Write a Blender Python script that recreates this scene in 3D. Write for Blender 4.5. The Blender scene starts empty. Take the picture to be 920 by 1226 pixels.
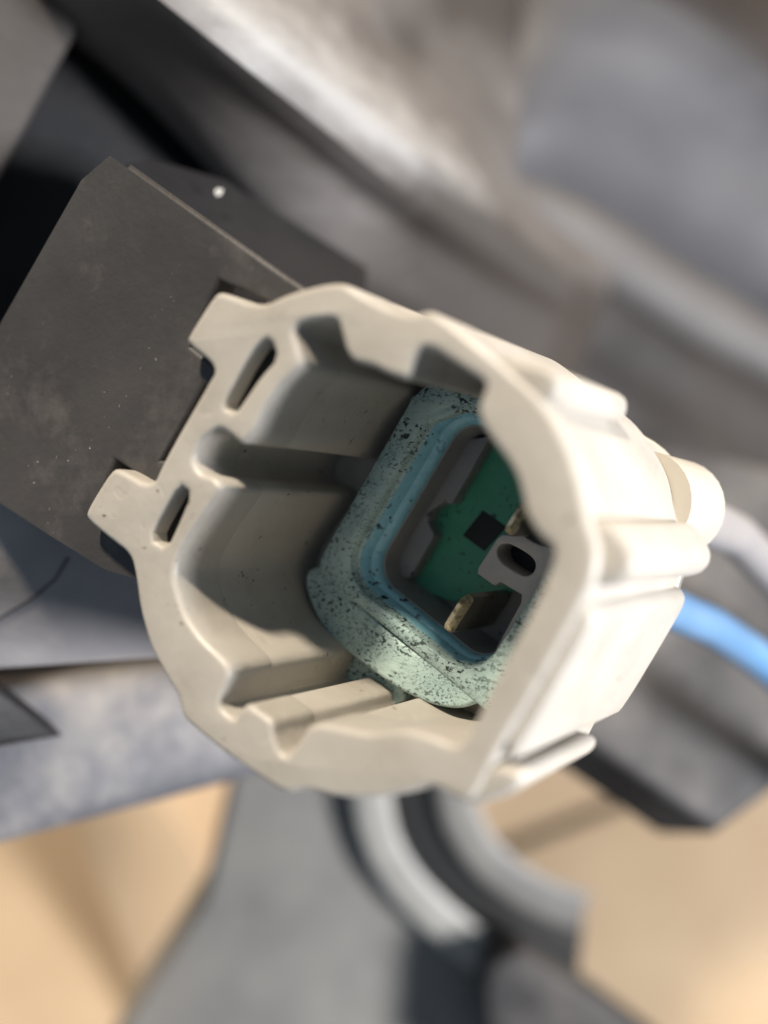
import bpy, bmesh, math, random
from mathutils import Vector, Matrix, noise

random.seed(4)
S = bpy.context.scene
COL = S.collection
MM = 0.001

# ------------------------------------------------------------------ camera
CAM_H = 0.280                       # camera height above the cardboard
FPX = 1300.0                        # focal length in photo pixels (920 x 1226)
CX, CY = 460.0, 613.0
cam = bpy.data.cameras.new('camera')
cam.sensor_fit = 'VERTICAL'
cam.sensor_height = 24.0
cam.lens = 24.0 * FPX / 1226.0
cam.clip_start = 0.002
cam.clip_end = 20.0
cam.dof.use_dof = True
cam.dof.focus_distance = 0.0785
cam.dof.aperture_fstop = cam.lens / 3.6       # entrance pupil 3.6 mm
cam.dof.aperture_blades = 0
camo = bpy.data.objects.new('camera', cam)
camo.location = (0, 0, CAM_H)
COL.objects.link(camo)
S.camera = camo

# ------------------------------------------------------------------ light
world = bpy.data.worlds.new('World')
S.world = world
world.use_nodes = True
bg = world.node_tree.nodes['Background']
bg.inputs['Color'].default_value = (0.62, 0.80, 1.0, 1)
bg.inputs['Strength'].default_value = 0.28

def area(name, direction, dist, size, power, colour, target=(0.0, 0.0, 0.215)):
    l = bpy.data.lights.new(name, 'AREA')
    l.shape = 'DISK'
    l.size = size
    l.energy = power
    l.color = colour
    o = bpy.data.objects.new(name, l)
    d = Vector(direction).normalized()
    o.location = Vector(target) + d * dist
    o.rotation_euler = (-d).to_track_quat('-Z', 'Y').to_euler()
    COL.objects.link(o)
    return o

area('workshop_lamp', (-0.22, 0.82, 0.52), 1.3, 0.13, 34.0, (1.0, 0.86, 0.68))
area('window_light', (0.80, -0.22, 0.44), 1.4, 0.36, 54.0, (0.99, 0.985, 1.0))

S.view_settings.view_transform = 'Standard'
S.view_settings.look = 'None'
S.view_settings.exposure = 0.0
S.view_settings.gamma = 1.0
S.render.engine = 'CYCLES'
S.cycles.max_bounces = 8

# ------------------------------------------------------------------ frames
CAMP = Vector((0, 0, CAM_H))
def ray(x, y):
    return Vector(((x - CX) / FPX, -(y - CY) / FPX, -1.0))
def W(x, y, z_mm):
    """world point seen at photo position x, y at a depth of z_mm below the camera"""
    return CAMP + ray(x, y) * (z_mm * MM)

# the connector's own frame: its mouth lies in local z = 0, +z points out of the mouth
AX = ray(1200, 640).normalized()               # plug direction, into the mouth
VV = Vector((0, 1, 0)); VV = (VV - AX * VV.dot(AX)).normalized()
NN = -AX
UU = VV.cross(NN)
R0 = CAMP + ray(440, 650) * (65 * MM)
CONN = Matrix(((UU.x, VV.x, NN.x, R0.x), (UU.y, VV.y, NN.y, R0.y), (UU.z, VV.z, NN.z, R0.z), (0, 0, 0, 1)))
def loc(x, y, d):
    """connector-frame (u, v) in metres of a photo point on the plane d mm inside the mouth"""
    r = ray(x, y)
    t = ((R0 - CAMP).dot(AX) + d * MM) / r.dot(AX)
    p = CAMP + r * t - R0
    return (p.dot(UU), p.dot(VV))
def locs(pts, d):
    return [loc(x, y, d) for x, y in pts]

# ------------------------------------------------------------------ materials
def mat(name, c1, c2=None, scale=120.0, rough=0.5, bump=0.15, bscale=1500.0, specks=None, dust=None,
        metallic=0.0, sss=0.0, wear_highlight=None, pits=False, stretch=None, spec=0.5, rough_var=0.12, contrast=(0.35, 0.65)):
    m = bpy.data.materials.new(name)
    m.use_nodes = True
    nt = m.node_tree
    N, L = nt.nodes, nt.links
    b = N['Principled BSDF']
    tc = N.new('ShaderNodeTexCoord')
    vec = tc.outputs['Object']
    if stretch:
        mp = N.new('ShaderNodeMapping')
        mp.inputs['Rotation'].default_value = stretch[0]
        mp.inputs['Scale'].default_value = stretch[1]
        L.new(vec, mp.inputs['Vector']); vec = mp.outputs['Vector']
    def nz(s, det=4.0, rgh=0.6):
        n = N.new('ShaderNodeTexNoise')
        n.inputs['Scale'].default_value = s
        n.inputs['Detail'].default_value = det
        n.inputs['Roughness'].default_value = rgh
        L.new(vec, n.inputs['Vector'])
        return n.outputs['Fac']
    def ramp(src, a, bb):
        r = N.new('ShaderNodeMapRange')
        r.inputs['From Min'].default_value = a
        r.inputs['From Max'].default_value = bb
        L.new(src, r.inputs['Value'])
        return r.outputs['Result']
    def mix(fac, A, B):
        x = N.new('ShaderNodeMix'); x.data_type = 'RGBA'
        L.new(fac, x.inputs['Factor'])
        for s, val in ((x.inputs[6], A), (x.inputs[7], B)):
            if isinstance(val, tuple): s.default_value = (*val, 1)
            else: L.new(val, s)
        return x.outputs[2]
    def mul(A, B):
        x = N.new('ShaderNodeMath'); x.operation = 'MULTIPLY'
        L.new(A, x.inputs[0])
        if isinstance(B, float): x.inputs[1].default_value = B
        else: L.new(B, x.inputs[1])
        return x.outputs[0]
    c2 = c2 or c1
    col = mix(ramp(nz(scale), *contrast), c1, c2)
    if dust:            # (colour, scale, lo, hi, amount)
        dc, ds, lo, hi, am = dust
        col = mix(mul(ramp(nz(ds, 6.0, 0.7), lo, hi), am), col, dc)
    if specks:          # list of (colour, scale, lo, hi, mask scale, mask lo, mask hi)
        for sc, ss, lo, hi, ms, ml, mh in specks:
            f = mul(ramp(nz(ss, 2.0, 0.5), lo, hi), ramp(nz(ms, 2.0), ml, mh))
            col = mix(f, col, sc)
    if wear_highlight:            # rubbed, dusty edge plus painted ridge highlight, carried by a mesh attribute and broken up by noise
        an = N.new('ShaderNodeAttribute'); an.attribute_name = 'wear_highlight'
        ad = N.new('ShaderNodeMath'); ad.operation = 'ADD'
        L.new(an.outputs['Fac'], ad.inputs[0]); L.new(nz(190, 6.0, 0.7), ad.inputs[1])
        col = mix(mul(ramp(ad.outputs[0], 0.75, 1.45), 0.9), col, wear_highlight)
        ao = N.new('ShaderNodeAttribute'); ao.attribute_name = 'brown_tint'       # dark brown tint towards the right end and in one upper patch
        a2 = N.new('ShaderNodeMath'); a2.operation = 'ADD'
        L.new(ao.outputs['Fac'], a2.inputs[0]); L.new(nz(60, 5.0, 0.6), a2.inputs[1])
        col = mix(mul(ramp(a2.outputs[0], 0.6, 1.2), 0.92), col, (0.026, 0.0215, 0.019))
    L.new(col, b.inputs['Base Color'])
    rr = N.new('ShaderNodeMapRange')
    rr.inputs['To Min'].default_value = max(0.05, rough - rough_var)
    rr.inputs['To Max'].default_value = min(1.0, rough + rough_var)
    L.new(nz(scale * 3), rr.inputs['Value'])
    L.new(rr.outputs['Result'], b.inputs['Roughness'])
    b.inputs['Metallic'].default_value = metallic
    b.inputs['Specular IOR Level'].default_value = spec
    if sss:
        b.inputs['Subsurface Weight'].default_value = sss
        b.inputs['Subsurface Radius'].default_value = (1.0, 0.8, 0.6)
        b.inputs['Subsurface Scale'].default_value = 0.0006
    if bump:
        bp = N.new('ShaderNodeBump')
        bp.inputs['Strength'].default_value = bump
        bp.inputs['Distance'].default_value = 0.0004
        L.new(nz(bscale, 5.0), bp.inputs['Height'])
        if pits:        # small dents and sink marks in the moulding
            b2 = N.new('ShaderNodeBump')
            b2.inputs['Strength'].default_value = 0.12
            b2.inputs['Distance'].default_value = 0.0003
            b2.invert = True
            L.new(mul(ramp(nz(520, 1.0), 0.64, 0.72), ramp(nz(110, 2.0), 0.46, 0.56)), b2.inputs['Height'])
            L.new(b2.outputs['Normal'], bp.inputs['Normal'])
        L.new(bp.outputs['Normal'], b.inputs['Normal'])
    return m

M = {}
M['beige'] = mat('aged_ivory_plastic', (0.425, 0.403, 0.366), (0.375, 0.352, 0.314), 160, 0.42, 0.10, 900, sss=0.10, pits=True, dust=((0.21, 0.18, 0.145), 180, 0.54, 0.85, 0.5),
                 specks=[((0.20, 0.165, 0.125), 1000, 0.69, 0.73, 130, 0.48, 0.56), ((0.07, 0.055, 0.045), 2200, 0.705, 0.73, 170, 0.48, 0.58)])
M['white'] = mat('ivory_plastic_stub', (0.436, 0.409, 0.356), (0.409, 0.376, 0.323), 160, 0.5, 0.05)
M['mint'] = mat('mint_rubber', (0.42, 0.55, 0.52), (0.32, 0.45, 0.44), 260, 0.55, 0.25, 1800,
                dust=((0.13, 0.19, 0.18), 420, 0.5, 0.82, 0.55), specks=[((0.012, 0.018, 0.018), 2900, 0.55, 0.62, 330, 0.36, 0.58),
                        ((0.05, 0.08, 0.075), 5200, 0.56, 0.66, 260, 0.36, 0.60)], stretch=((0, 0, 0.5), (1.0, 1.35, 1.0)))
M['cyan'] = mat('cyan_rubber', (0.22, 0.50, 0.61), (0.31, 0.58, 0.66), 260, 0.28, 0.2, 1500,
                specks=[((0.012, 0.02, 0.02), 1700, 0.62, 0.66, 240, 0.40, 0.6)])
M['cavity'] = mat('grey_cavity_plastic', (0.20, 0.20, 0.205), (0.25, 0.24, 0.235), 200, 0.4, 0.12, 1200,
                  specks=[((0.02, 0.02, 0.02), 1300, 0.68, 0.72, 200, 0.4, 0.6)])
M['green'] = mat('green_plastic', (0.058, 0.275, 0.168), (0.075, 0.325, 0.205), 250, 0.45, 0.2, 1200,
                 specks=[((0.009, 0.045, 0.027), 1900, 0.62, 0.68, 300, 0.4, 0.6)])
M['insert'] = mat('pale_grey_insert', (0.52, 0.485, 0.45), (0.44, 0.41, 0.385), 300, 0.45, 0.15, 1500)
M['blade'] = mat('tarnished_tin_blade', (0.36, 0.33, 0.29), (0.24, 0.22, 0.195), 500, 0.38, 0.2, 1500, metallic=0.9)
M['tip'] = mat('bare_brass_tip', (0.95, 0.77, 0.50), (0.36, 0.26, 0.17), 1300, 0.36, 0.3, 1800, metallic=0.75, contrast=(0.45, 0.62))
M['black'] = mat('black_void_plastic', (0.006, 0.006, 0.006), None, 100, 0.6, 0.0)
M['plate'] = mat('dusty_black_plastic', (0.034, 0.0325, 0.033), (0.053, 0.050, 0.050), 70, 0.55, 0.14, 1400, spec=0.4,
                 dust=((0.17, 0.155, 0.145), 170, 0.54, 0.85, 0.5), specks=[((0.33, 0.30, 0.27), 2600, 0.72, 0.76, 140, 0.52, 0.66)])
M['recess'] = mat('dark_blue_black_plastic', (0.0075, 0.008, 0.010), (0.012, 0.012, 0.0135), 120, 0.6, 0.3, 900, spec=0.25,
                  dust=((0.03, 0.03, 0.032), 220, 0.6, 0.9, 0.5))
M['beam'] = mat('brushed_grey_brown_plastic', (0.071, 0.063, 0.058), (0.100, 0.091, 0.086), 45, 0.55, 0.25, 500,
                dust=((0.19, 0.182, 0.175), 90, 0.52, 0.85, 0.45), stretch=((0, 0, 0.62), (0.45, 1.6, 1.0)), wear_highlight=(0.29, 0.28, 0.265))
M['panel'] = mat('blue_grey_plastic', (0.040, 0.041, 0.047), (0.066, 0.065, 0.070), 30, 0.62, 0.2, 500, spec=0.3,
                 dust=((0.12, 0.115, 0.115), 45, 0.5, 0.8, 0.5), stretch=((0, 0, 0.62), (0.4, 1.6, 1.0)))
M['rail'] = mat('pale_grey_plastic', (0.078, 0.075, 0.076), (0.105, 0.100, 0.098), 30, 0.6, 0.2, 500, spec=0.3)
M['corner'] = mat('dull_grey_brown_plastic', (0.024, 0.021, 0.0195), (0.036, 0.032, 0.030), 60, 0.6, 0.3, 900)
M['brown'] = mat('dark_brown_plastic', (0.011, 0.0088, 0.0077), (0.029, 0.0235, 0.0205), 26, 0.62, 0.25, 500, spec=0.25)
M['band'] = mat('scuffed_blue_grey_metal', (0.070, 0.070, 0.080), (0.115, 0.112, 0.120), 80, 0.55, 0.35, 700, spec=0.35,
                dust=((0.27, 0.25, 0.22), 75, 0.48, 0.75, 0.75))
M['band_lightened'] = mat('purple_grey_lightened', (0.19, 0.18, 0.185), (0.26, 0.245, 0.245), 80, 0.6, 0.25, 700, spec=0.3)  # colour lightened to offset the shadow of the bracket plate on this face
M['arm'] = mat('weathered_grey_plastic', (0.132, 0.125, 0.119), (0.191, 0.182, 0.165), 60, 0.55, 0.25, 500,
               dust=((0.211, 0.198, 0.172), 70, 0.5, 0.8, 0.5))
M['pale_rib'] = mat('worn_pale_grey_edge', (0.24, 0.23, 0.212), (0.30, 0.288, 0.262), 120, 0.5, 0.15, 600)
M['lower'] = mat('mottled_dark_plastic', (0.020, 0.0195, 0.021), (0.075, 0.071, 0.069), 55, 0.65, 0.35, 500, spec=0.3,
                 dust=((0.17, 0.155, 0.145), 70, 0.52, 0.8, 0.55))
M['card'] = mat('tan_cardboard', (0.335, 0.240, 0.150), (0.390, 0.288, 0.186), 22, 0.8, 0.15, 900, spec=0.2)
M['blue'] = mat('blue_wire_insulation', (0.085, 0.205, 0.375), (0.100, 0.230, 0.410), 120, 0.35, 0.05)
M['grey_wire'] = mat('pale_grey_wire_insulation', (0.270, 0.258, 0.258), (0.240, 0.231, 0.234), 120, 0.45, 0.05)
M['chip'] = mat('white_grit', (0.36, 0.35, 0.33), None, 500, 0.6, 0.2)

# ------------------------------------------------------------------ mesh helpers
def chaikin(pts, it=2, r=0.25, closed=True):
    for _ in range(it):
        out = []
        n = len(pts)
        if not closed: out.append(pts[0])
        for i in range(n if closed else n - 1):
            a, b = Vector(pts[i]), Vector(pts[(i + 1) % n])
            out.append(tuple(a.lerp(b, r))); out.append(tuple(a.lerp(b, 1 - r)))
        if not closed: out.append(pts[-1])
        pts = out
    return pts

def finish(me, material, name, parent=None, angle=35.0):
    bm = bmesh.new(); bm.from_mesh(me)
    bmesh.ops.remove_doubles(bm, verts=bm.verts, dist=2e-6)
    bmesh.ops.recalc_face_normals(bm, faces=bm.faces)
    bm.to_mesh(me); bm.free()
    me.materials.clear(); me.materials.append(material)
    for p in me.polygons: p.use_smooth = True
    me.set_sharp_from_angle(angle=math.radians(angle))
    me.name = name
    o = bpy.data.objects.new(name, me)
    COL.objects.link(o)
    if parent is not None: o.parent = parent
    return o

def prism(name, material, parent, loops, d0, d1, bevel=0.4, res=3, angle=35.0):
    """flat outline (list of loops, the first outer, the rest holes; metres) from depth d0 to d1 mm, edges rounded"""
    cu = bpy.data.curves.new('outline', 'CURVE')
    cu.dimensions = '2D'; cu.fill_mode = 'BOTH'
    bv = bevel * MM
    cu.bevel_depth = bv; cu.bevel_resolution = res; cu.offset = -bv
    cu.extrude = max(1e-6, (d1 - d0) * MM / 2 - bv)
    for lp in loops:
        sp = cu.splines.new('POLY')
        sp.points.add(len(lp) - 1)
        for i, p in enumerate(lp): sp.points[i].co = (p[0], p[1], 0, 1)
        sp.use_cyclic_u = True
    tmp = bpy.data.objects.new('outline', cu); COL.objects.link(tmp)
    dg = bpy.context.evaluated_depsgraph_get()
    me = bpy.data.meshes.new_from_object(tmp.evaluated_get(dg))
    bpy.data.objects.remove(tmp); bpy.data.curves.remove(cu)
    me.transform(Matrix.Translation((0, 0, -(d0 + d1) * MM / 2)))
    return finish(me, material, name, parent, angle)

def loft(name, material, parent, rings, closed=True, cap_last=False, cap_first=False, angle=35.0):
    bm = bmesh.new()
    R = [[bm.verts.new(p) for p in ring] for ring in rings]
    n = len(R[0])
    for a, b in zip(R, R[1:]):
        for i in range(n if closed else n - 1):
            j = (i + 1) % n
            bm.faces.new((a[i], a[j], b[j], b[i]))
    if cap_last: bm.faces.new(R[-1])
    if cap_first: bm.faces.new(R[0][::-1])
    me = bpy.data.meshes.new(name)
    bm.to_mesh(me); bm.free()
    return finish(me, material, name, parent, angle)

def tube(name, material, parent, pts, radii, seg=20, caps=True):
    pts = [Vector(p) for p in pts]
    rings = []
    up = Vector((0.2, 0.3, 0.93))
    for i, p in enumerate(pts):
        t = (pts[min(i + 1, len(pts) - 1)] - pts[max(i - 1, 0)]).normalized()
        s = t.cross(up).normalized(); q = s.cross(t)
        r = radii[i] if isinstance(radii, (list, tuple)) else radii
        rings.append([p + (s * math.cos(k * math.tau / seg) + q * math.sin(k * math.tau / seg)) * r for k in range(seg)])
    return loft(name, material, parent, rings, True, caps, caps, 50)

def plane_depth(anchors):
    """depth of a plane through three (x, y, Z) photo anchors, for any photo position"""
    import numpy as np
    A = np.array([[x, y, 1.0] for x, y, z in anchors]); b = np.array([1.0 / z for x, y, z in anchors])
    k = np.linalg.solve(A, b)
    return lambda x, y: 1.0 / float(k[0] * x + k[1] * y + k[2])

def slab(name, material, parent, poly, anchors, thick, bevel=0.5, smooth=0, holes=(), seg=3):
    """solid plate whose face lies in the plane through three anchor points, thick mm deep, rounded edges"""
    fz = plane_depth(anchors)
    P = [W(x, y, fz(x, y)) for x, y in (chaikin(poly, smooth) if smooth else poly)]
    a, b, c = [W(*q) for q in anchors]
    n = (b - a).cross(c - a).normalized()
    if n.dot(CAMP - a) < 0: n = -n
    bm = bmesh.new()
    top = [bm.verts.new(p) for p in P]
    bot = [bm.verts.new(p - n * thick * MM) for p in P]
    f = bm.faces.new(top); bm.faces.new(bot[::-1])
    k = len(P)
    for i in range(k):
        j = (i + 1) % k
        bm.faces.new((top[i], top[j], bot[j], bot[i]))
    bmesh.ops.recalc_face_normals(bm, faces=bm.faces)
    if bevel:
        ed = [e for e in bm.edges if e.verts[0] in top and e.verts[1] in top]
        bmesh.ops.bevel(bm, geom=ed, offset=bevel * MM, segments=seg, profile=0.5, affect='EDGES')
    me = bpy.data.meshes.new(name); bm.to_mesh(me); bm.free()
    return finish(me, material, name, parent, 40)

def tag(o, label=None, cat=None, group=None, kind=None):
    if label: o['label'] = label
    if cat: o['category'] = cat
    if group: o['group'] = group
    if kind: o['kind'] = kind
    return o

def empty(name, matrix):
    o = bpy.data.objects.new(name, None)
    o.empty_display_size = 0.005
    o.matrix_world = matrix
    COL.objects.link(o)
    return o

# ------------------------------------------------------------------ setting: cardboard underneath
def quad_sheet(name, material, x0, x1, y0, y1, z):
    me = bpy.data.meshes.new(name)
    me.from_pydata([(x0, y0, z), (x1, y0, z), (x1, y1, z), (x0, y1, z)], [], [(0, 1, 2, 3)])
    return finish(me, material, name)
tag(quad_sheet('ground', M['card'], -0.6, 0.6, -0.6, 0.6, 0.0), kind='structure')

FLAPS = [('tan cardboard flap added beside the grey arm, tilted dark in place of a shadow', [(76, 940), (180, 940), (235, 1010), (330, 1240), (330, 1420), (210, 1420), (170, 1190), (110, 1040)],
          [(80, 960, 250), (250, 960, 250), (80, 1220, 273)]),  # added flap, tilted away from the lamp to stand in for a shadow
         ('tan cardboard flap lying flat under the mottled body section', [(560, 1040), (700, 985), (800, 945), (1100, 1120), (1100, 1500), (640, 1500)],
          [(600, 1020, 276.5), (900, 1000, 277.5), (700, 1200, 277)])]
for lab, poly, anc in FLAPS:
    tag(slab('cardboard_flap', M['card'], None, poly, anc, 1.5, 0.3), lab, 'cardboard')

# ------------------------------------------------------------------ the connector
conn = empty('electrical_connector', CONN)
tag(conn, 'ivory plastic electrical connector with open mouth and mint green rubber seal', 'connector')

OUT = [(312, 367), (341, 352), (384, 340), (412, 338), (436, 354), (470, 370), (497, 377), (512, 371), (530, 379),
       (560, 402), (585, 422), (612, 444), (650, 478), (678, 525), (694, 570), (704, 620), (718, 660), (710, 704), (646, 819),
       (594, 905), (566, 962), (545, 958), (520, 942), (498, 948), (476, 953), (433, 958), (394, 954), (366, 946),
       (340, 951), (312, 933), (273, 906), (238, 878), (216, 858), (213, 835), (198, 811), (179, 776), (166, 730),
       (161, 690), (155, 664), (128, 644), (101, 621), (103, 609), (132, 562), (142, 561), (181, 584), (195, 551),
       (246, 462), (259, 440), (222, 411), (224, 402), (256, 351), (266, 349)]
INN = [(358, 385), (402, 380), (407, 396), (413, 420), (423, 434), (443, 437), (466, 449), (488, 455), (494, 434),
       (504, 416), (520, 418), (548, 437), (582, 458), (577, 473), (571, 488), (576, 508), (591, 531), (607, 551),
       (618, 570), (624, 592), (629, 617), (643, 641), (667, 660), (640, 725), (600, 800), (553, 897), (520, 882), (484, 872),
       (445, 878), (414, 872), (386, 866), (369, 869), (357, 888), (344, 907), (334, 900), (327, 880), (327, 864),
       (312, 853), (296, 842), (286, 850), (281, 862), (268, 852), (262, 843), (276, 806), (270, 792), (240, 764),
       (219, 733), (207, 690), (213, 665), (232, 633), (252, 604), (266, 583), (256, 571), (240, 567), (230, 551),
       (241, 526), (262, 512), (276, 521), (289, 533), (303, 518), (316, 490), (337, 460), (362, 437), (357, 415), (351, 397)]
SLOT1 = [(323, 405), (331, 428), (311, 450), (293, 476), (280, 495), (267, 487), (279, 465), (295, 434), (311, 411)]
SLOT2 = [(215, 581), (227, 590), (215, 620), (198, 657), (180, 645), (194, 617)]
BACK = 18.6
out_l = chaikin(locs(OUT, 0), 2, 0.22)
def shrink(pts, f, c):
    return [(c[0] + (p[0] - c[0]) * f, c[1] + (p[1] - c[1]) * f) for p in pts]
cen = (-1.5 * MM, 0.0)
SPLIT = 5.0                         # the mouth lip, then the slightly wider sleeve behind the parting line
prism('mouth_rim', M['beige'], conn,
      [out_l, chaikin(locs(INN, 0), 2, 0.2), chaikin(locs(SLOT1, 0), 1), chaikin(locs(SLOT2, 0), 1)], 0.0, SPLIT, 0.42, 4)
LOWER = {(553, 897): (556, 922), (520, 882): (522, 915), (484, 872): (486, 908), (445, 878): (446, 910), (414, 872): (412, 900),
         (386, 866): (384, 880)}
INN_REAR = [LOWER.get(p, p) for p in INN]
prism('housing_sleeve', M['beige'], conn,
      [shrink(out_l, 0.997, cen), shrink(chaikin(locs(INN_REAR, 0), 2, 0.2), 1.004, cen)], SPLIT - 0.3, BACK, 0.12, 2)

# rear wall of the mouth, with the opening for the inner body
ANG = math.radians(-33.5)
def rot(p, c=(0.0, 0.0)):
    return (c[0] + p[0] * math.cos(ANG) - p[1] * math.sin(ANG), c[1] + p[0] * math.sin(ANG) + p[1] * math.cos(ANG))
def rrect(hw, hh, r, n=8, cx=0.0, cy=0.0):
    pts = []
    rs = r if isinstance(r, tuple) else (r,) * 4
    for q, (sx, sy) in enumerate(((1, 1), (-1, 1), (-1, -1), (1, -1))):
        r = rs[q]
        for k in range(n + 1):
            t = math.radians(q * 90 + 90 * k / n)
            pts.append(rot(((cx + sx * (hw - r) + r * math.cos(t)) * MM, (cy + sy * (hh - r) + r * math.sin(t)) * MM)))
    return pts
prism('rear_wall', M['beige'], conn, [shrink(out_l, 0.97, cen), rrect(7.4, 8.6, 2.5)], 17.4, 19.8, 0.2, 2)
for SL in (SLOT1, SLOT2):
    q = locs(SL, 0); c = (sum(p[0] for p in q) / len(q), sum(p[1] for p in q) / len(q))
    prism('slot_shade', M['black'], conn, [shrink(q, 1.12, c)], 1.4, 2.4, 0.05, 1)  # shallow black plug stands in for the shade deep in the slot

def px(name, material, poly, d0, d1, bevel=0.35, smooth=2, r=0.22, parent=conn):
    return prism(name, material, parent, [chaikin(locs(poly, d0), smooth, r)], d0, d1, bevel, 3)

# outside features of the right wall
px('latch_tab', M['beige'], [(594, 440), (618, 430), (658, 438), (672, 452), (668, 476), (640, 490), (612, 472)], 0.25, 12.8, 0.45)
px('guide_rib', M['beige'], [(690, 672), (698, 640), (712, 621), (734, 624), (760, 662), (759, 684), (742, 701), (696, 705)], 0.7, 18.4, 0.5)
px('wall_plate', M['beige'], [(655, 760), (686, 716), (706, 722), (714, 740), (698, 773), (620, 908), (606, 914), (600, 850)], 0.35, 20.0, 0.6)
px('bottom_flange', M['beige'], [(540, 940), (590, 914), (620, 922), (627, 932), (622, 944), (606, 954), (566, 967), (548, 961)], 0.3, 13.2, 0.5)
# body behind the mouth
prism('rear_barrel', M['beige'], conn, [chaikin(locs([(560, 520), (700, 500), (770, 530), (796, 575), (800, 620), (795, 700), (735, 830), (640, 850), (520, 780), (470, 640)], 20), 2), rrect(7.4, 8.6, 2.5)], 19.9, 25.0, 0.3)

# ---- seal
seal = bpy.data.objects.new('seal', None)
def ring3(pts, d): return [(p[0], p[1], -d * MM) for p in pts]
prof = [(9.4, 8.9, (3.2, 3.2, 1.2, 2), 17.4), (9.65, 9.1, (3.2, 3.2, 1.2, 2), 16.4), (9.7, 9.15, (3.3, 3.3, 1.2, 2), 14.5), (9.6, 9.05, (3.3, 3.3, 1.2, 2), 14.15), (9.3, 8.8, (3.3, 3.3, 1.2, 2), 14.0), (8.3, 8.5, 2.6, 13.95),
        (7.15, 8.2, 3.0, 13.95, -0.75), (6.95, 8.05, 2.9, 14.05, -0.8), (6.82, 7.95, 2.8, 14.35, -0.8), (6.72, 7.85, 2.7, 14.75, -0.78), (6.56, 7.76, 2.6, 14.86, -0.7)]
seal = loft('seal', M['mint'], conn, [ring3(rrect(q[0], q[1], q[2], cx=q[4] if len(q) > 4 else 0.0), q[3]) for q in prof])
prof2 = [(6.57, 7.77, 2.6, 14.84, -0.7), (6.42, 7.6, 2.5, 15.2, -0.6), (6.32, 7.5, 2.4, 15.7, -0.5), (6.2, 7.35, 2.3, 15.8, -0.45),
         (6.05, 7.2, 2.2, 16.0, -0.35), (5.98, 7.15, 2.2, 16.4, -0.3), (5.96, 7.12, 2.2, 17.2, -0.3)]
loft('sealing_lip', M['cyan'], seal, [ring3(rrect(a, b, r, cx=cx), d) for a, b, r, d, cx in prof2])
px('lobe', M['mint'], [(384, 676), (366, 683), (364, 702), (377, 738), (399, 768), (434, 795), (475, 825), (514, 844), (548, 850), (578, 840), (590, 828), (585, 812), (548, 812), (470, 762), (420, 715), (402, 680)], 14.2, 16.6, 0.35, 2, parent=seal)
px('lobe', M['mint'], [(488, 485), (491, 473), (514, 464), (548, 464), (580, 474), (640, 520), (610, 520), (560, 490), (530, 500), (500, 515)], 14.3, 16.6, 0.35, 2, parent=seal)
px('seal_tab', M['mint'], [(415, 770), (392, 806), (384, 822), (440, 826), (456, 850), (490, 836), (470, 800)], 15.6, 17.3, 0.15, 1, parent=seal)

# ---- inner body and contacts
core = loft('inner_body', M['cavity'], conn, [ring3(rrect(a, b, r, cx=-0.25), d) for a, b, r, d in
       [(7.3, 8.5, 2.4, 20.6), (7.3, 8.5, 2.4, 16.7), (6.2, 7.35, 2.3, 16.5), (5.9, 7.06, 2.2, 16.6), (5.8, 6.95, 2.1, 17.2), (5.65, 6.8, 2.0, 20.6)]])
FL = 20.2
px('cavity_floor', M['cavity'], [(455, 560), (560, 470), (720, 560), (720, 680), (600, 830), (520, 790), (450, 700)], 20.8, 22.0, 0.1, 0, parent=core)
px('floor_step', M['cavity'], [(588, 522), (541, 603), (530, 602), (517, 610), (512, 625), (520, 641), (491, 692), (462, 690), (474, 640), (545, 528)], 18.7, 20.8, 0.12, 0, parent=core)
px('green_panel', M['green'], [(590, 505), (700, 560), (700, 690), (600, 712), (560, 716), (542, 722), (493, 702), (488, 692), (520, 640), (512, 626), (522, 607), (540, 600)],
   FL, 20.9, 0.1, 1, parent=core)
px('contact_slot', M['black'], [(578, 611), (606, 631), (580, 660), (554, 641)], 20.12, 20.6, 0.03, 0, parent=core)
hole = [(594, 657), (602, 650), (614, 652), (640, 668), (642, 682), (632, 691), (620, 687), (597, 672)]
ins = prism('contact_insert', M['insert'], core,
      [chaikin(locs([(569, 685), (598, 640), (626, 641), (640, 650), (672, 660), (680, 680), (596, 808), (586, 790), (594, 776), (628, 714), (599, 697), (592, 702)], 17.3), 1, 0.12),
       chaikin(locs(hole, 17.3), 2)], 17.3, 20.2, 0.12, 2)
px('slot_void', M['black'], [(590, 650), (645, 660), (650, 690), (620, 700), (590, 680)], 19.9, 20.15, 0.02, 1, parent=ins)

def blade(tip_a, tip_b, d0, d1, th):
    a, b = Vector(loc(*tip_a, d0)), Vector(loc(*tip_b, d0))
    e = (b - a).normalized(); n = Vector((-e.y, e.x))
    L = (b - a).length
    rings = []
    for d, hw, ht in ((d0, L / 2 - 0.0006, th * 0.18), (d0 + 0.5, L / 2 - 0.0002, th * 0.42), (d0 + 1.1, L / 2, th * 0.5), (d1, L / 2, th * 0.5)):
        c = (a + b) / 2
        r = []
        for sx, sy in ((-1, -0.6), (-0.85, -1), (0.85, -1), (1, -0.6), (1, 0.6), (0.85, 1), (-0.85, 1), (-1, 0.6)):
            p = c + e * (sx * hw) + n * (sy * ht)
            r.append((p.x, p.y, -d * MM))
        rings.append(r)
    o = loft('contact_blade', M['blade'], core, rings, True, True, True, 25)
    o.data.materials.append(M['tip'])
    for p in o.data.polygons:
        if p.center.z > -(d0 + 0.9) * MM: p.material_index = 1
    return o
blade((556, 714), (529, 757), 12.6, 20.3, 0.00075)
blade((628, 600), (602, 640), 13.2, 20.3, 0.00075)

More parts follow.
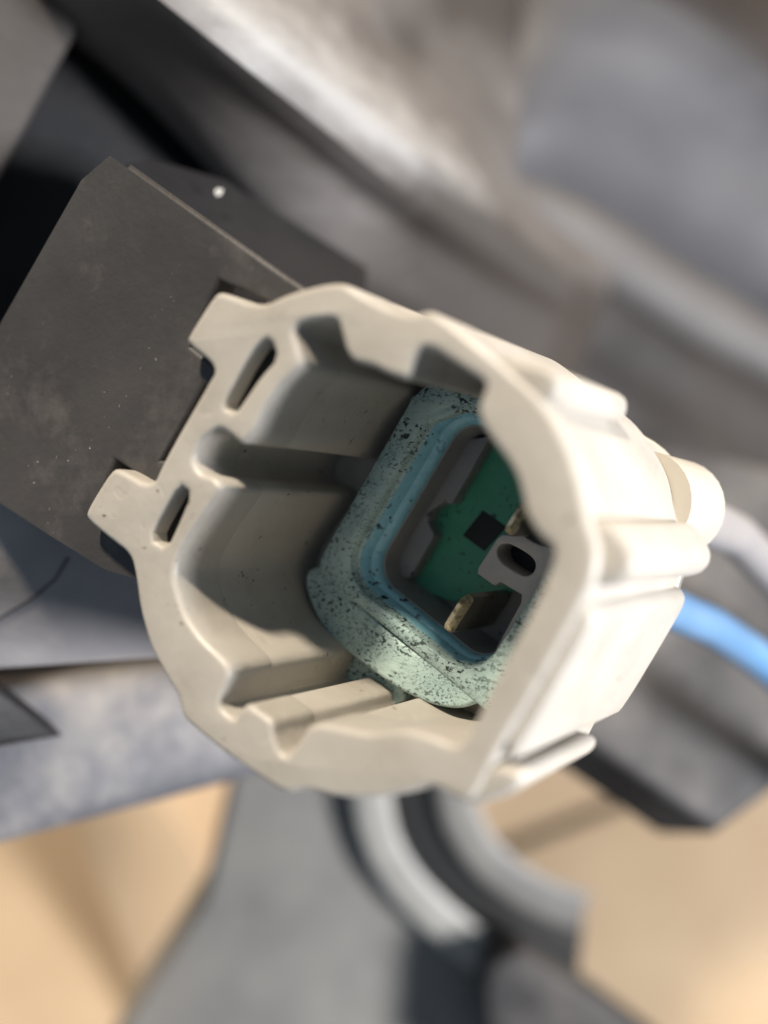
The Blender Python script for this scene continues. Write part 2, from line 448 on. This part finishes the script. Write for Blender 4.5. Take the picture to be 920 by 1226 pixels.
# ------------------------------------------------------------------ wires
def axis_point(x, y, d):
    u, v = loc(x, y, d)
    return CONN @ Vector((u, v, -d * MM))
gw = empty('pale_wire', Matrix.Translation(axis_point(800, 612, 24)))
tag(gw, 'pale grey wire leaving a round ivory sleeve behind the connector', 'wire')
inv = Matrix.Translation(-axis_point(800, 612, 24))
a0, a1 = axis_point(770, 600, 22), axis_point(822, 610, 30)
dd = (a1 - a0).normalized()
s = tube('sleeve', M['white'], gw, [inv @ p for p in (a0, a1 - dd * 0.0016, a1 - dd * 0.0007, a1 - dd * 0.0001)], [0.0037, 0.0037, 0.0033, 0.0022], 28)
tube('insulation', M['grey_wire'], gw, [inv @ p for p in (a1 - dd * 0.003, W(880, 640, 108), W(930, 690, 116), W(1000, 770, 125), W(1100, 900, 140))], 0.0021, 20)

b0 = axis_point(760, 715, 22)
bw = tube('blue_wire', M['blue'], None, [b0] + [W(*p) for p in ((800, 728, 100), (850, 748, 107), (895, 778, 113), (940, 815, 118), (1010, 890, 118), (1100, 1000, 130))], 0.0019, 24)
tag(bw, 'bright blue insulated wire curving out from behind the connector', 'wire')

# ------------------------------------------------------------------ bracket plate the clip tabs hook into
brk = empty('mounting_bracket', CONN)
tag(brk, 'dusty black plastic bracket plate that the connector clips hook into', 'bracket')
PD = 1.7
h1 = [(262, 337), (318, 360), (308, 384), (268, 447), (228, 415), (246, 372)]
h2 = [(244, 462), (262, 470), (214, 556), (192, 551)]
h3 = [(138, 552), (186, 582), (182, 600), (156, 656), (112, 622), (122, 588)]
plate_out = [(120, 186), (325, 333), (352, 350), (330, 372), (282, 440), (196, 600), (180, 690), (128, 676), (60, 634), (-60, 556), (-160, 520), (-160, 680)]
prism('plate', M['plate'], brk, [chaikin(locs(plate_out, PD), 1, 0.06), locs(h1, PD), locs(h2, PD), locs(h3, PD)], PD, PD + 2.2, 0.4, 3)

# ------------------------------------------------------------------ surrounding car part
def body(name, label, cat, x, y, z):
    o = empty(name, Matrix.Translation(W(x, y, z)))
    tag(o, label, cat)
    return o, Matrix.Translation(-W(x, y, z))
def keep(o, root, inv):
    o.data.transform(inv); o.parent = root
    return o

# dark channel behind the plate, with its lit left flank
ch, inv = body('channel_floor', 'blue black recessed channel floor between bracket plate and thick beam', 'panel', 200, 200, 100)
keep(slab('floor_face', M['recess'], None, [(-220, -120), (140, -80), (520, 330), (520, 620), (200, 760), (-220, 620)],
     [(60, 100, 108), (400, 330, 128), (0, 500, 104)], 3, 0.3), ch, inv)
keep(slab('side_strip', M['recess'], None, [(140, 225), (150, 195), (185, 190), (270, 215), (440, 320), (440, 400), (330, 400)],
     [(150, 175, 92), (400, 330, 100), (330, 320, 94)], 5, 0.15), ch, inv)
lp, inv = body('corner_panel', 'grey brown corner panel edged by the dark channel', 'panel', 20, 80, 84)
keep(slab('panel_face', M['corner'], None, [(-220, -160), (110, -120), (92, 40), (0, 215), (-160, 500), (-220, 400)],
     [(0, 0, 98), (90, 30, 102), (0, 200, 96)], 6, 0.8), lp, inv)
ct = bmesh.new(); bmesh.ops.create_icosphere(ct, subdivisions=2, radius=0.00028)
for vtx in ct.verts:
    vtx.co *= 1 + 0.9 * noise.noise(vtx.co * 5500 + Vector((3, 1, 2)))
    vtx.co.x *= 1.1; vtx.co.z *= 0.6
me = bpy.data.meshes.new('grit_chip'); ct.to_mesh(me); ct.free()
g = finish(me, M['chip'], 'grit_chip'); g.location = W(262, 230, 93.5); g.rotation_euler = (0.2, 0.1, 0.8)
tag(g, 'tiny white grit chip lying in the dark channel', 'grit')

# thick beam across the top, running down to the right and away
bmr, inv = body('thick_beam', 'thick grey brown moulded beam running diagonally above the connector', 'beam', 420, 200, 95)
rows = [  # each row is one long crease of the beam: photo x, y, depth
    [(60, 40, 108), (170, 120, 108), (290, 240, 110), (410, 360, 112), (560, 460, 118), (760, 560, 128), (1000, 660, 140)],
    [(20, -20, 84), (155, 84, 85), (280, 212, 87), (402, 338, 91), (560, 440, 100), (770, 545, 114), (1000, 640, 130)],
    [(40, -30, 82), (172, 78, 83.5), (296, 205, 86), (420, 328, 90), (575, 425, 99), (780, 530, 113), (1000, 620, 129)],
    [(95, -60, 79), (245, 62, 81), (352, 150, 84), (465, 245, 89), (610, 345, 98), (800, 455, 112), (1010, 560, 128)],
    [(110, -72, 77.5), (262, 48, 79.5), (368, 132, 82.5), (480, 222, 87.5), (618, 322, 97), (806, 430, 111), (1012, 540, 127)],
    [(140, -90, 78), (292, 28, 80), (392, 108, 83), (505, 198, 88), (632, 300, 97.5), (814, 410, 111), (1016, 520, 127)],
    [(230, -150, 86), (420, -20, 91), (470, 60, 95), (560, 150, 101), (660, 270, 108), (830, 380, 113), (1020, 490, 129)],
    [(330, -220, 96), (560, -130, 104), (640, -60, 112), (720, 60, 118), (780, 200, 124), (880, 330, 130), (1040, 440, 140)]]
def resample(row, n=25):
    P = [W(x, y, 93 + (z - 79) * 2.6) for x, y, z in row]
    out = []
    for k in range(n):
        t = k / (n - 1) * (len(P) - 1); i = min(int(t), len(P) - 2); f = t - i
        p0, p1, p2, p3 = P[max(i - 1, 0)], P[i], P[i + 1], P[min(i + 2, len(P) - 1)]
        out.append(0.5 * ((2 * p1) + (-p0 + p2) * f + (2 * p0 - 5 * p1 + 4 * p2 - p3) * f * f + (-p0 + 3 * p1 - 3 * p2 + p3) * f ** 3))
    return out
RR = [resample(r) for r in rows]
fine = []
for k in range(len(RR) - 1):
    for f in (0.0, 0.25, 0.5, 0.75):
        fine.append(([a.lerp(b, f) for a, b in zip(RR[k], RR[k + 1])], k + f))
fine.append((RR[-1], float(len(RR) - 1)))
fine = [(r[:19], k) for r, k in fine]
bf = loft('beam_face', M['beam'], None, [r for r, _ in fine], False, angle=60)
wear_highlight = {}
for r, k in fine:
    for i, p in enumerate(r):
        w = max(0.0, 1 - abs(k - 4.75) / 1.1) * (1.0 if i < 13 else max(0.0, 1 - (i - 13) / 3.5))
        wear_highlight[tuple(round(c, 6) for c in p)] = w
brown_tint = {}
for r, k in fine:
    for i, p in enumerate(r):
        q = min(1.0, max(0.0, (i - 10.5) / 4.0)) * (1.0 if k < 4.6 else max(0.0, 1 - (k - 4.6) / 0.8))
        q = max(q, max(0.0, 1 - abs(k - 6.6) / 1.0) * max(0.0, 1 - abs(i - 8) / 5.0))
        brown_tint[tuple(round(c, 6) for c in p)] = q
at = bf.data.attributes.new('brown_tint', 'FLOAT', 'POINT')
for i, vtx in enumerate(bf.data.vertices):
    at.data[i].value = brown_tint.get(tuple(round(c, 6) for c in vtx.co), 0.0)
at = bf.data.attributes.new('wear_highlight', 'FLOAT', 'POINT')
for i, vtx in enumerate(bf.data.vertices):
    at.data[i].value = wear_highlight.get(tuple(round(c, 6) for c in vtx.co), 0.0)
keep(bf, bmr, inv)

# raised blue-grey cover to the right of the beam
pn, inv = body('ribbed_cover', 'smooth blue grey cover panel resting against the thick beam', 'cover', 750, 200, 105)
crow = [  # long creases of the cover, from the connector side upwards
    [(380, 330, 165), (450, 380, 150), (600, 470, 150), (760, 580, 162), (1000, 730, 190), (1400, 960, 240)],
    [(400, 270, 165), (480, 310, 140), (610, 380, 148), (780, 490, 164), (1000, 620, 190), (1400, 850, 240)],
    [(420, 240, 165), (510, 270, 138), (630, 330, 150), (790, 435, 168), (1000, 550, 192), (1400, 780, 242)],
    [(430, 225, 165), (530, 245, 136), (650, 300, 146), (800, 395, 164), (1000, 505, 188), (1400, 730, 238)],
    [(440, 215, 165), (545, 230, 134), (665, 265, 143), (805, 350, 161), (1000, 465, 184), (1400, 690, 234)],
    [(455, 190, 168), (555, 205, 137), (680, 240, 148), (820, 325, 167), (1000, 430, 188), (1400, 650, 238)],
    [(490, 100, 172), (590, 115, 142), (730, 150, 152), (860, 220, 168), (1000, 300, 186), (1400, 520, 236)],
    [(530, 30, 176), (625, 40, 145), (770, 70, 152), (890, 130, 166), (1000, 200, 182), (1400, 420, 232)],
    [(560, -40, 180), (650, -30, 147), (780, 0, 150), (900, 75, 164), (1000, 140, 178), (1400, 360, 228)],
    [(600, -90, 184), (690, -80, 158), (810, -25, 162), (920, 45, 176), (1000, 100, 190), (1400, 300, 236)],
    [(640, -260, 190), (740, -240, 170), (860, -160, 172), (960, -90, 180), (1050, -60, 192), (1400, 120, 236)]]
def spline_row(row, n=29):
    P = [W(x, y, z + 22) for x, y, z in row]
    out = []
    for k in range(n):
        t = k / (n - 1) * (len(P) - 1); i = min(int(t), len(P) - 2); f = t - i
        p0, p1, p2, p3 = P[max(i - 1, 0)], P[i], P[i + 1], P[min(i + 2, len(P) - 1)]
        out.append(0.5 * ((2 * p1) + (-p0 + p2) * f + (2 * p0 - 5 * p1 + 4 * p2 - p3) * f * f + (-p0 + 3 * p1 - 3 * p2 + p3) * f ** 3))
    return out
CR = [spline_row(r) for r in crow]
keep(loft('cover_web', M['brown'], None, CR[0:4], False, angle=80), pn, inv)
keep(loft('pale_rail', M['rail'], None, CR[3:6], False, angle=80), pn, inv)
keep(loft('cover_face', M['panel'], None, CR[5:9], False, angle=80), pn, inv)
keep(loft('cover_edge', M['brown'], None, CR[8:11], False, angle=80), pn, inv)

# mottled lower body at the right
lo, inv = body('lower_body', 'mottled dark grey body section behind the blue wire', 'panel', 840, 800, 118)
keep(slab('body_face', M['lower'], None, [(560, 420), (760, 520), (1200, 620), (1200, 700), (985, 905), (862, 998), (700, 886), (600, 780), (500, 600)],
     [(700, 560, 134), (920, 700, 140), (800, 900, 128)], 12, 1.5), lo, inv)

# scuffed band at the left
bd, inv = body('scuffed_band', 'scuffed blue grey band crossing below the bracket plate', 'band', 120, 850, 105)
keep(slab('upper_face', M['band_lightened'], None, [(-220, 600), (0, 560), (240, 640), (240, 790), (0, 806), (-220, 830)],
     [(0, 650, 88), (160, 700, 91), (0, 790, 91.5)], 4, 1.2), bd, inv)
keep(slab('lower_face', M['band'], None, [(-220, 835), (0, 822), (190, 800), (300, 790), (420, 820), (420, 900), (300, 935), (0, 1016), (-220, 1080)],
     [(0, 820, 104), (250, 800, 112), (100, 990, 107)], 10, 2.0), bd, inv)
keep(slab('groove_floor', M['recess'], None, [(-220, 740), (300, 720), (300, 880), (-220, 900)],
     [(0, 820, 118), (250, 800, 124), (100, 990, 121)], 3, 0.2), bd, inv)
nb, inv = body('dark_block', 'small dark block sitting on the scuffed band', 'block', 20, 850, 97)
keep(slab('block_face', M['recess'], None, [(-160, 800), (0, 822), (78, 884), (0, 897), (-160, 920)],
     [(0, 830, 91), (70, 880, 95), (0, 890, 92)], 4, 0.8), nb, inv)
cr = tube('thin_hair', M['black'], None, [W(*p) for p in ((-40, 752, 89.6), (0, 741, 90.2), (40, 716, 90.0), (66, 694, 89.8), (82, 668, 89.2))], 0.00009, 8)
tag(cr, 'fine black thread arching across the scuffed band', 'thread')

# arm at the bottom
ar, inv = body('curved_arm', 'weathered grey arm with curved ribs reaching down from the connector', 'arm', 420, 1080, 112)
keep(slab('arm_face', M['arm'], None, [(285, 900), (500, 880), (520, 1020), (560, 1100), (660, 1180), (760, 1260), (760, 1420), (60, 1420), (150, 1226), (245, 1075)],
     [(300, 950, 156), (500, 1000, 160), (250, 1220, 165)], 8, 1.2), ar, inv)
def ribbon(name, material, path, width, zoff, h, root, inv):
    fz = plane_depth([(300, 950, 156), (500, 1000, 160), (250, 1220, 165)])
    P = [Vector(p) for p in chaikin(path, 3, 0.25, False)]
    rings = []
    for i, p in enumerate(P):
        t = (P[min(i + 1, len(P) - 1)] - P[max(i - 1, 0)]).normalized(); n = Vector((-t.y, t.x))
        r = []
        for o_, z_ in ((-1, h), (-1, 0.6), (-0.8, 0.15), (-0.4, 0), (0.4, 0), (0.8, 0.15), (1, 0.6), (1, h)):
            q = p + n * (o_ * width / 2)
            r.append(W(q.x, q.y, fz(q.x, q.y) - zoff + z_))
        rings.append(r)
    return keep(loft(name, material, None, rings, True, True, True, 50), root, inv)
ribbon('curved_rib', M['pale_rib'], [(440, 900), (448, 990), (475, 1050), (530, 1105), (590, 1150), (625, 1175)], 46, 4.0, 6, ar, inv)
ribbon('curved_rib', M['arm'], [(540, 900), (548, 975), (580, 1030), (640, 1072), (700, 1092)], 48, 3.0, 8, ar, inv)
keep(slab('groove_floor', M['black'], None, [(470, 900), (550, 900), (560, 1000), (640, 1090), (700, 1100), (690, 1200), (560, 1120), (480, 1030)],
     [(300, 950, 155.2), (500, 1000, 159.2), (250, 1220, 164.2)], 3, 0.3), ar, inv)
keep(slab('end_block', M['lower'], None, [(588, 1152), (630, 1140), (720, 1200), (800, 1260), (800, 1400), (590, 1300), (580, 1190)],
     [(610, 1160, 156), (720, 1200, 158), (610, 1220, 157)], 6, 1.0), ar, inv)

# the moulded sheets of the beam and the cover have a wall thickness
for root in (bmr, pn):
    for o in root.children:
        md = o.modifiers.new('wall', 'SOLIDIFY'); md.thickness = 0.0025; md.offset = 0.0
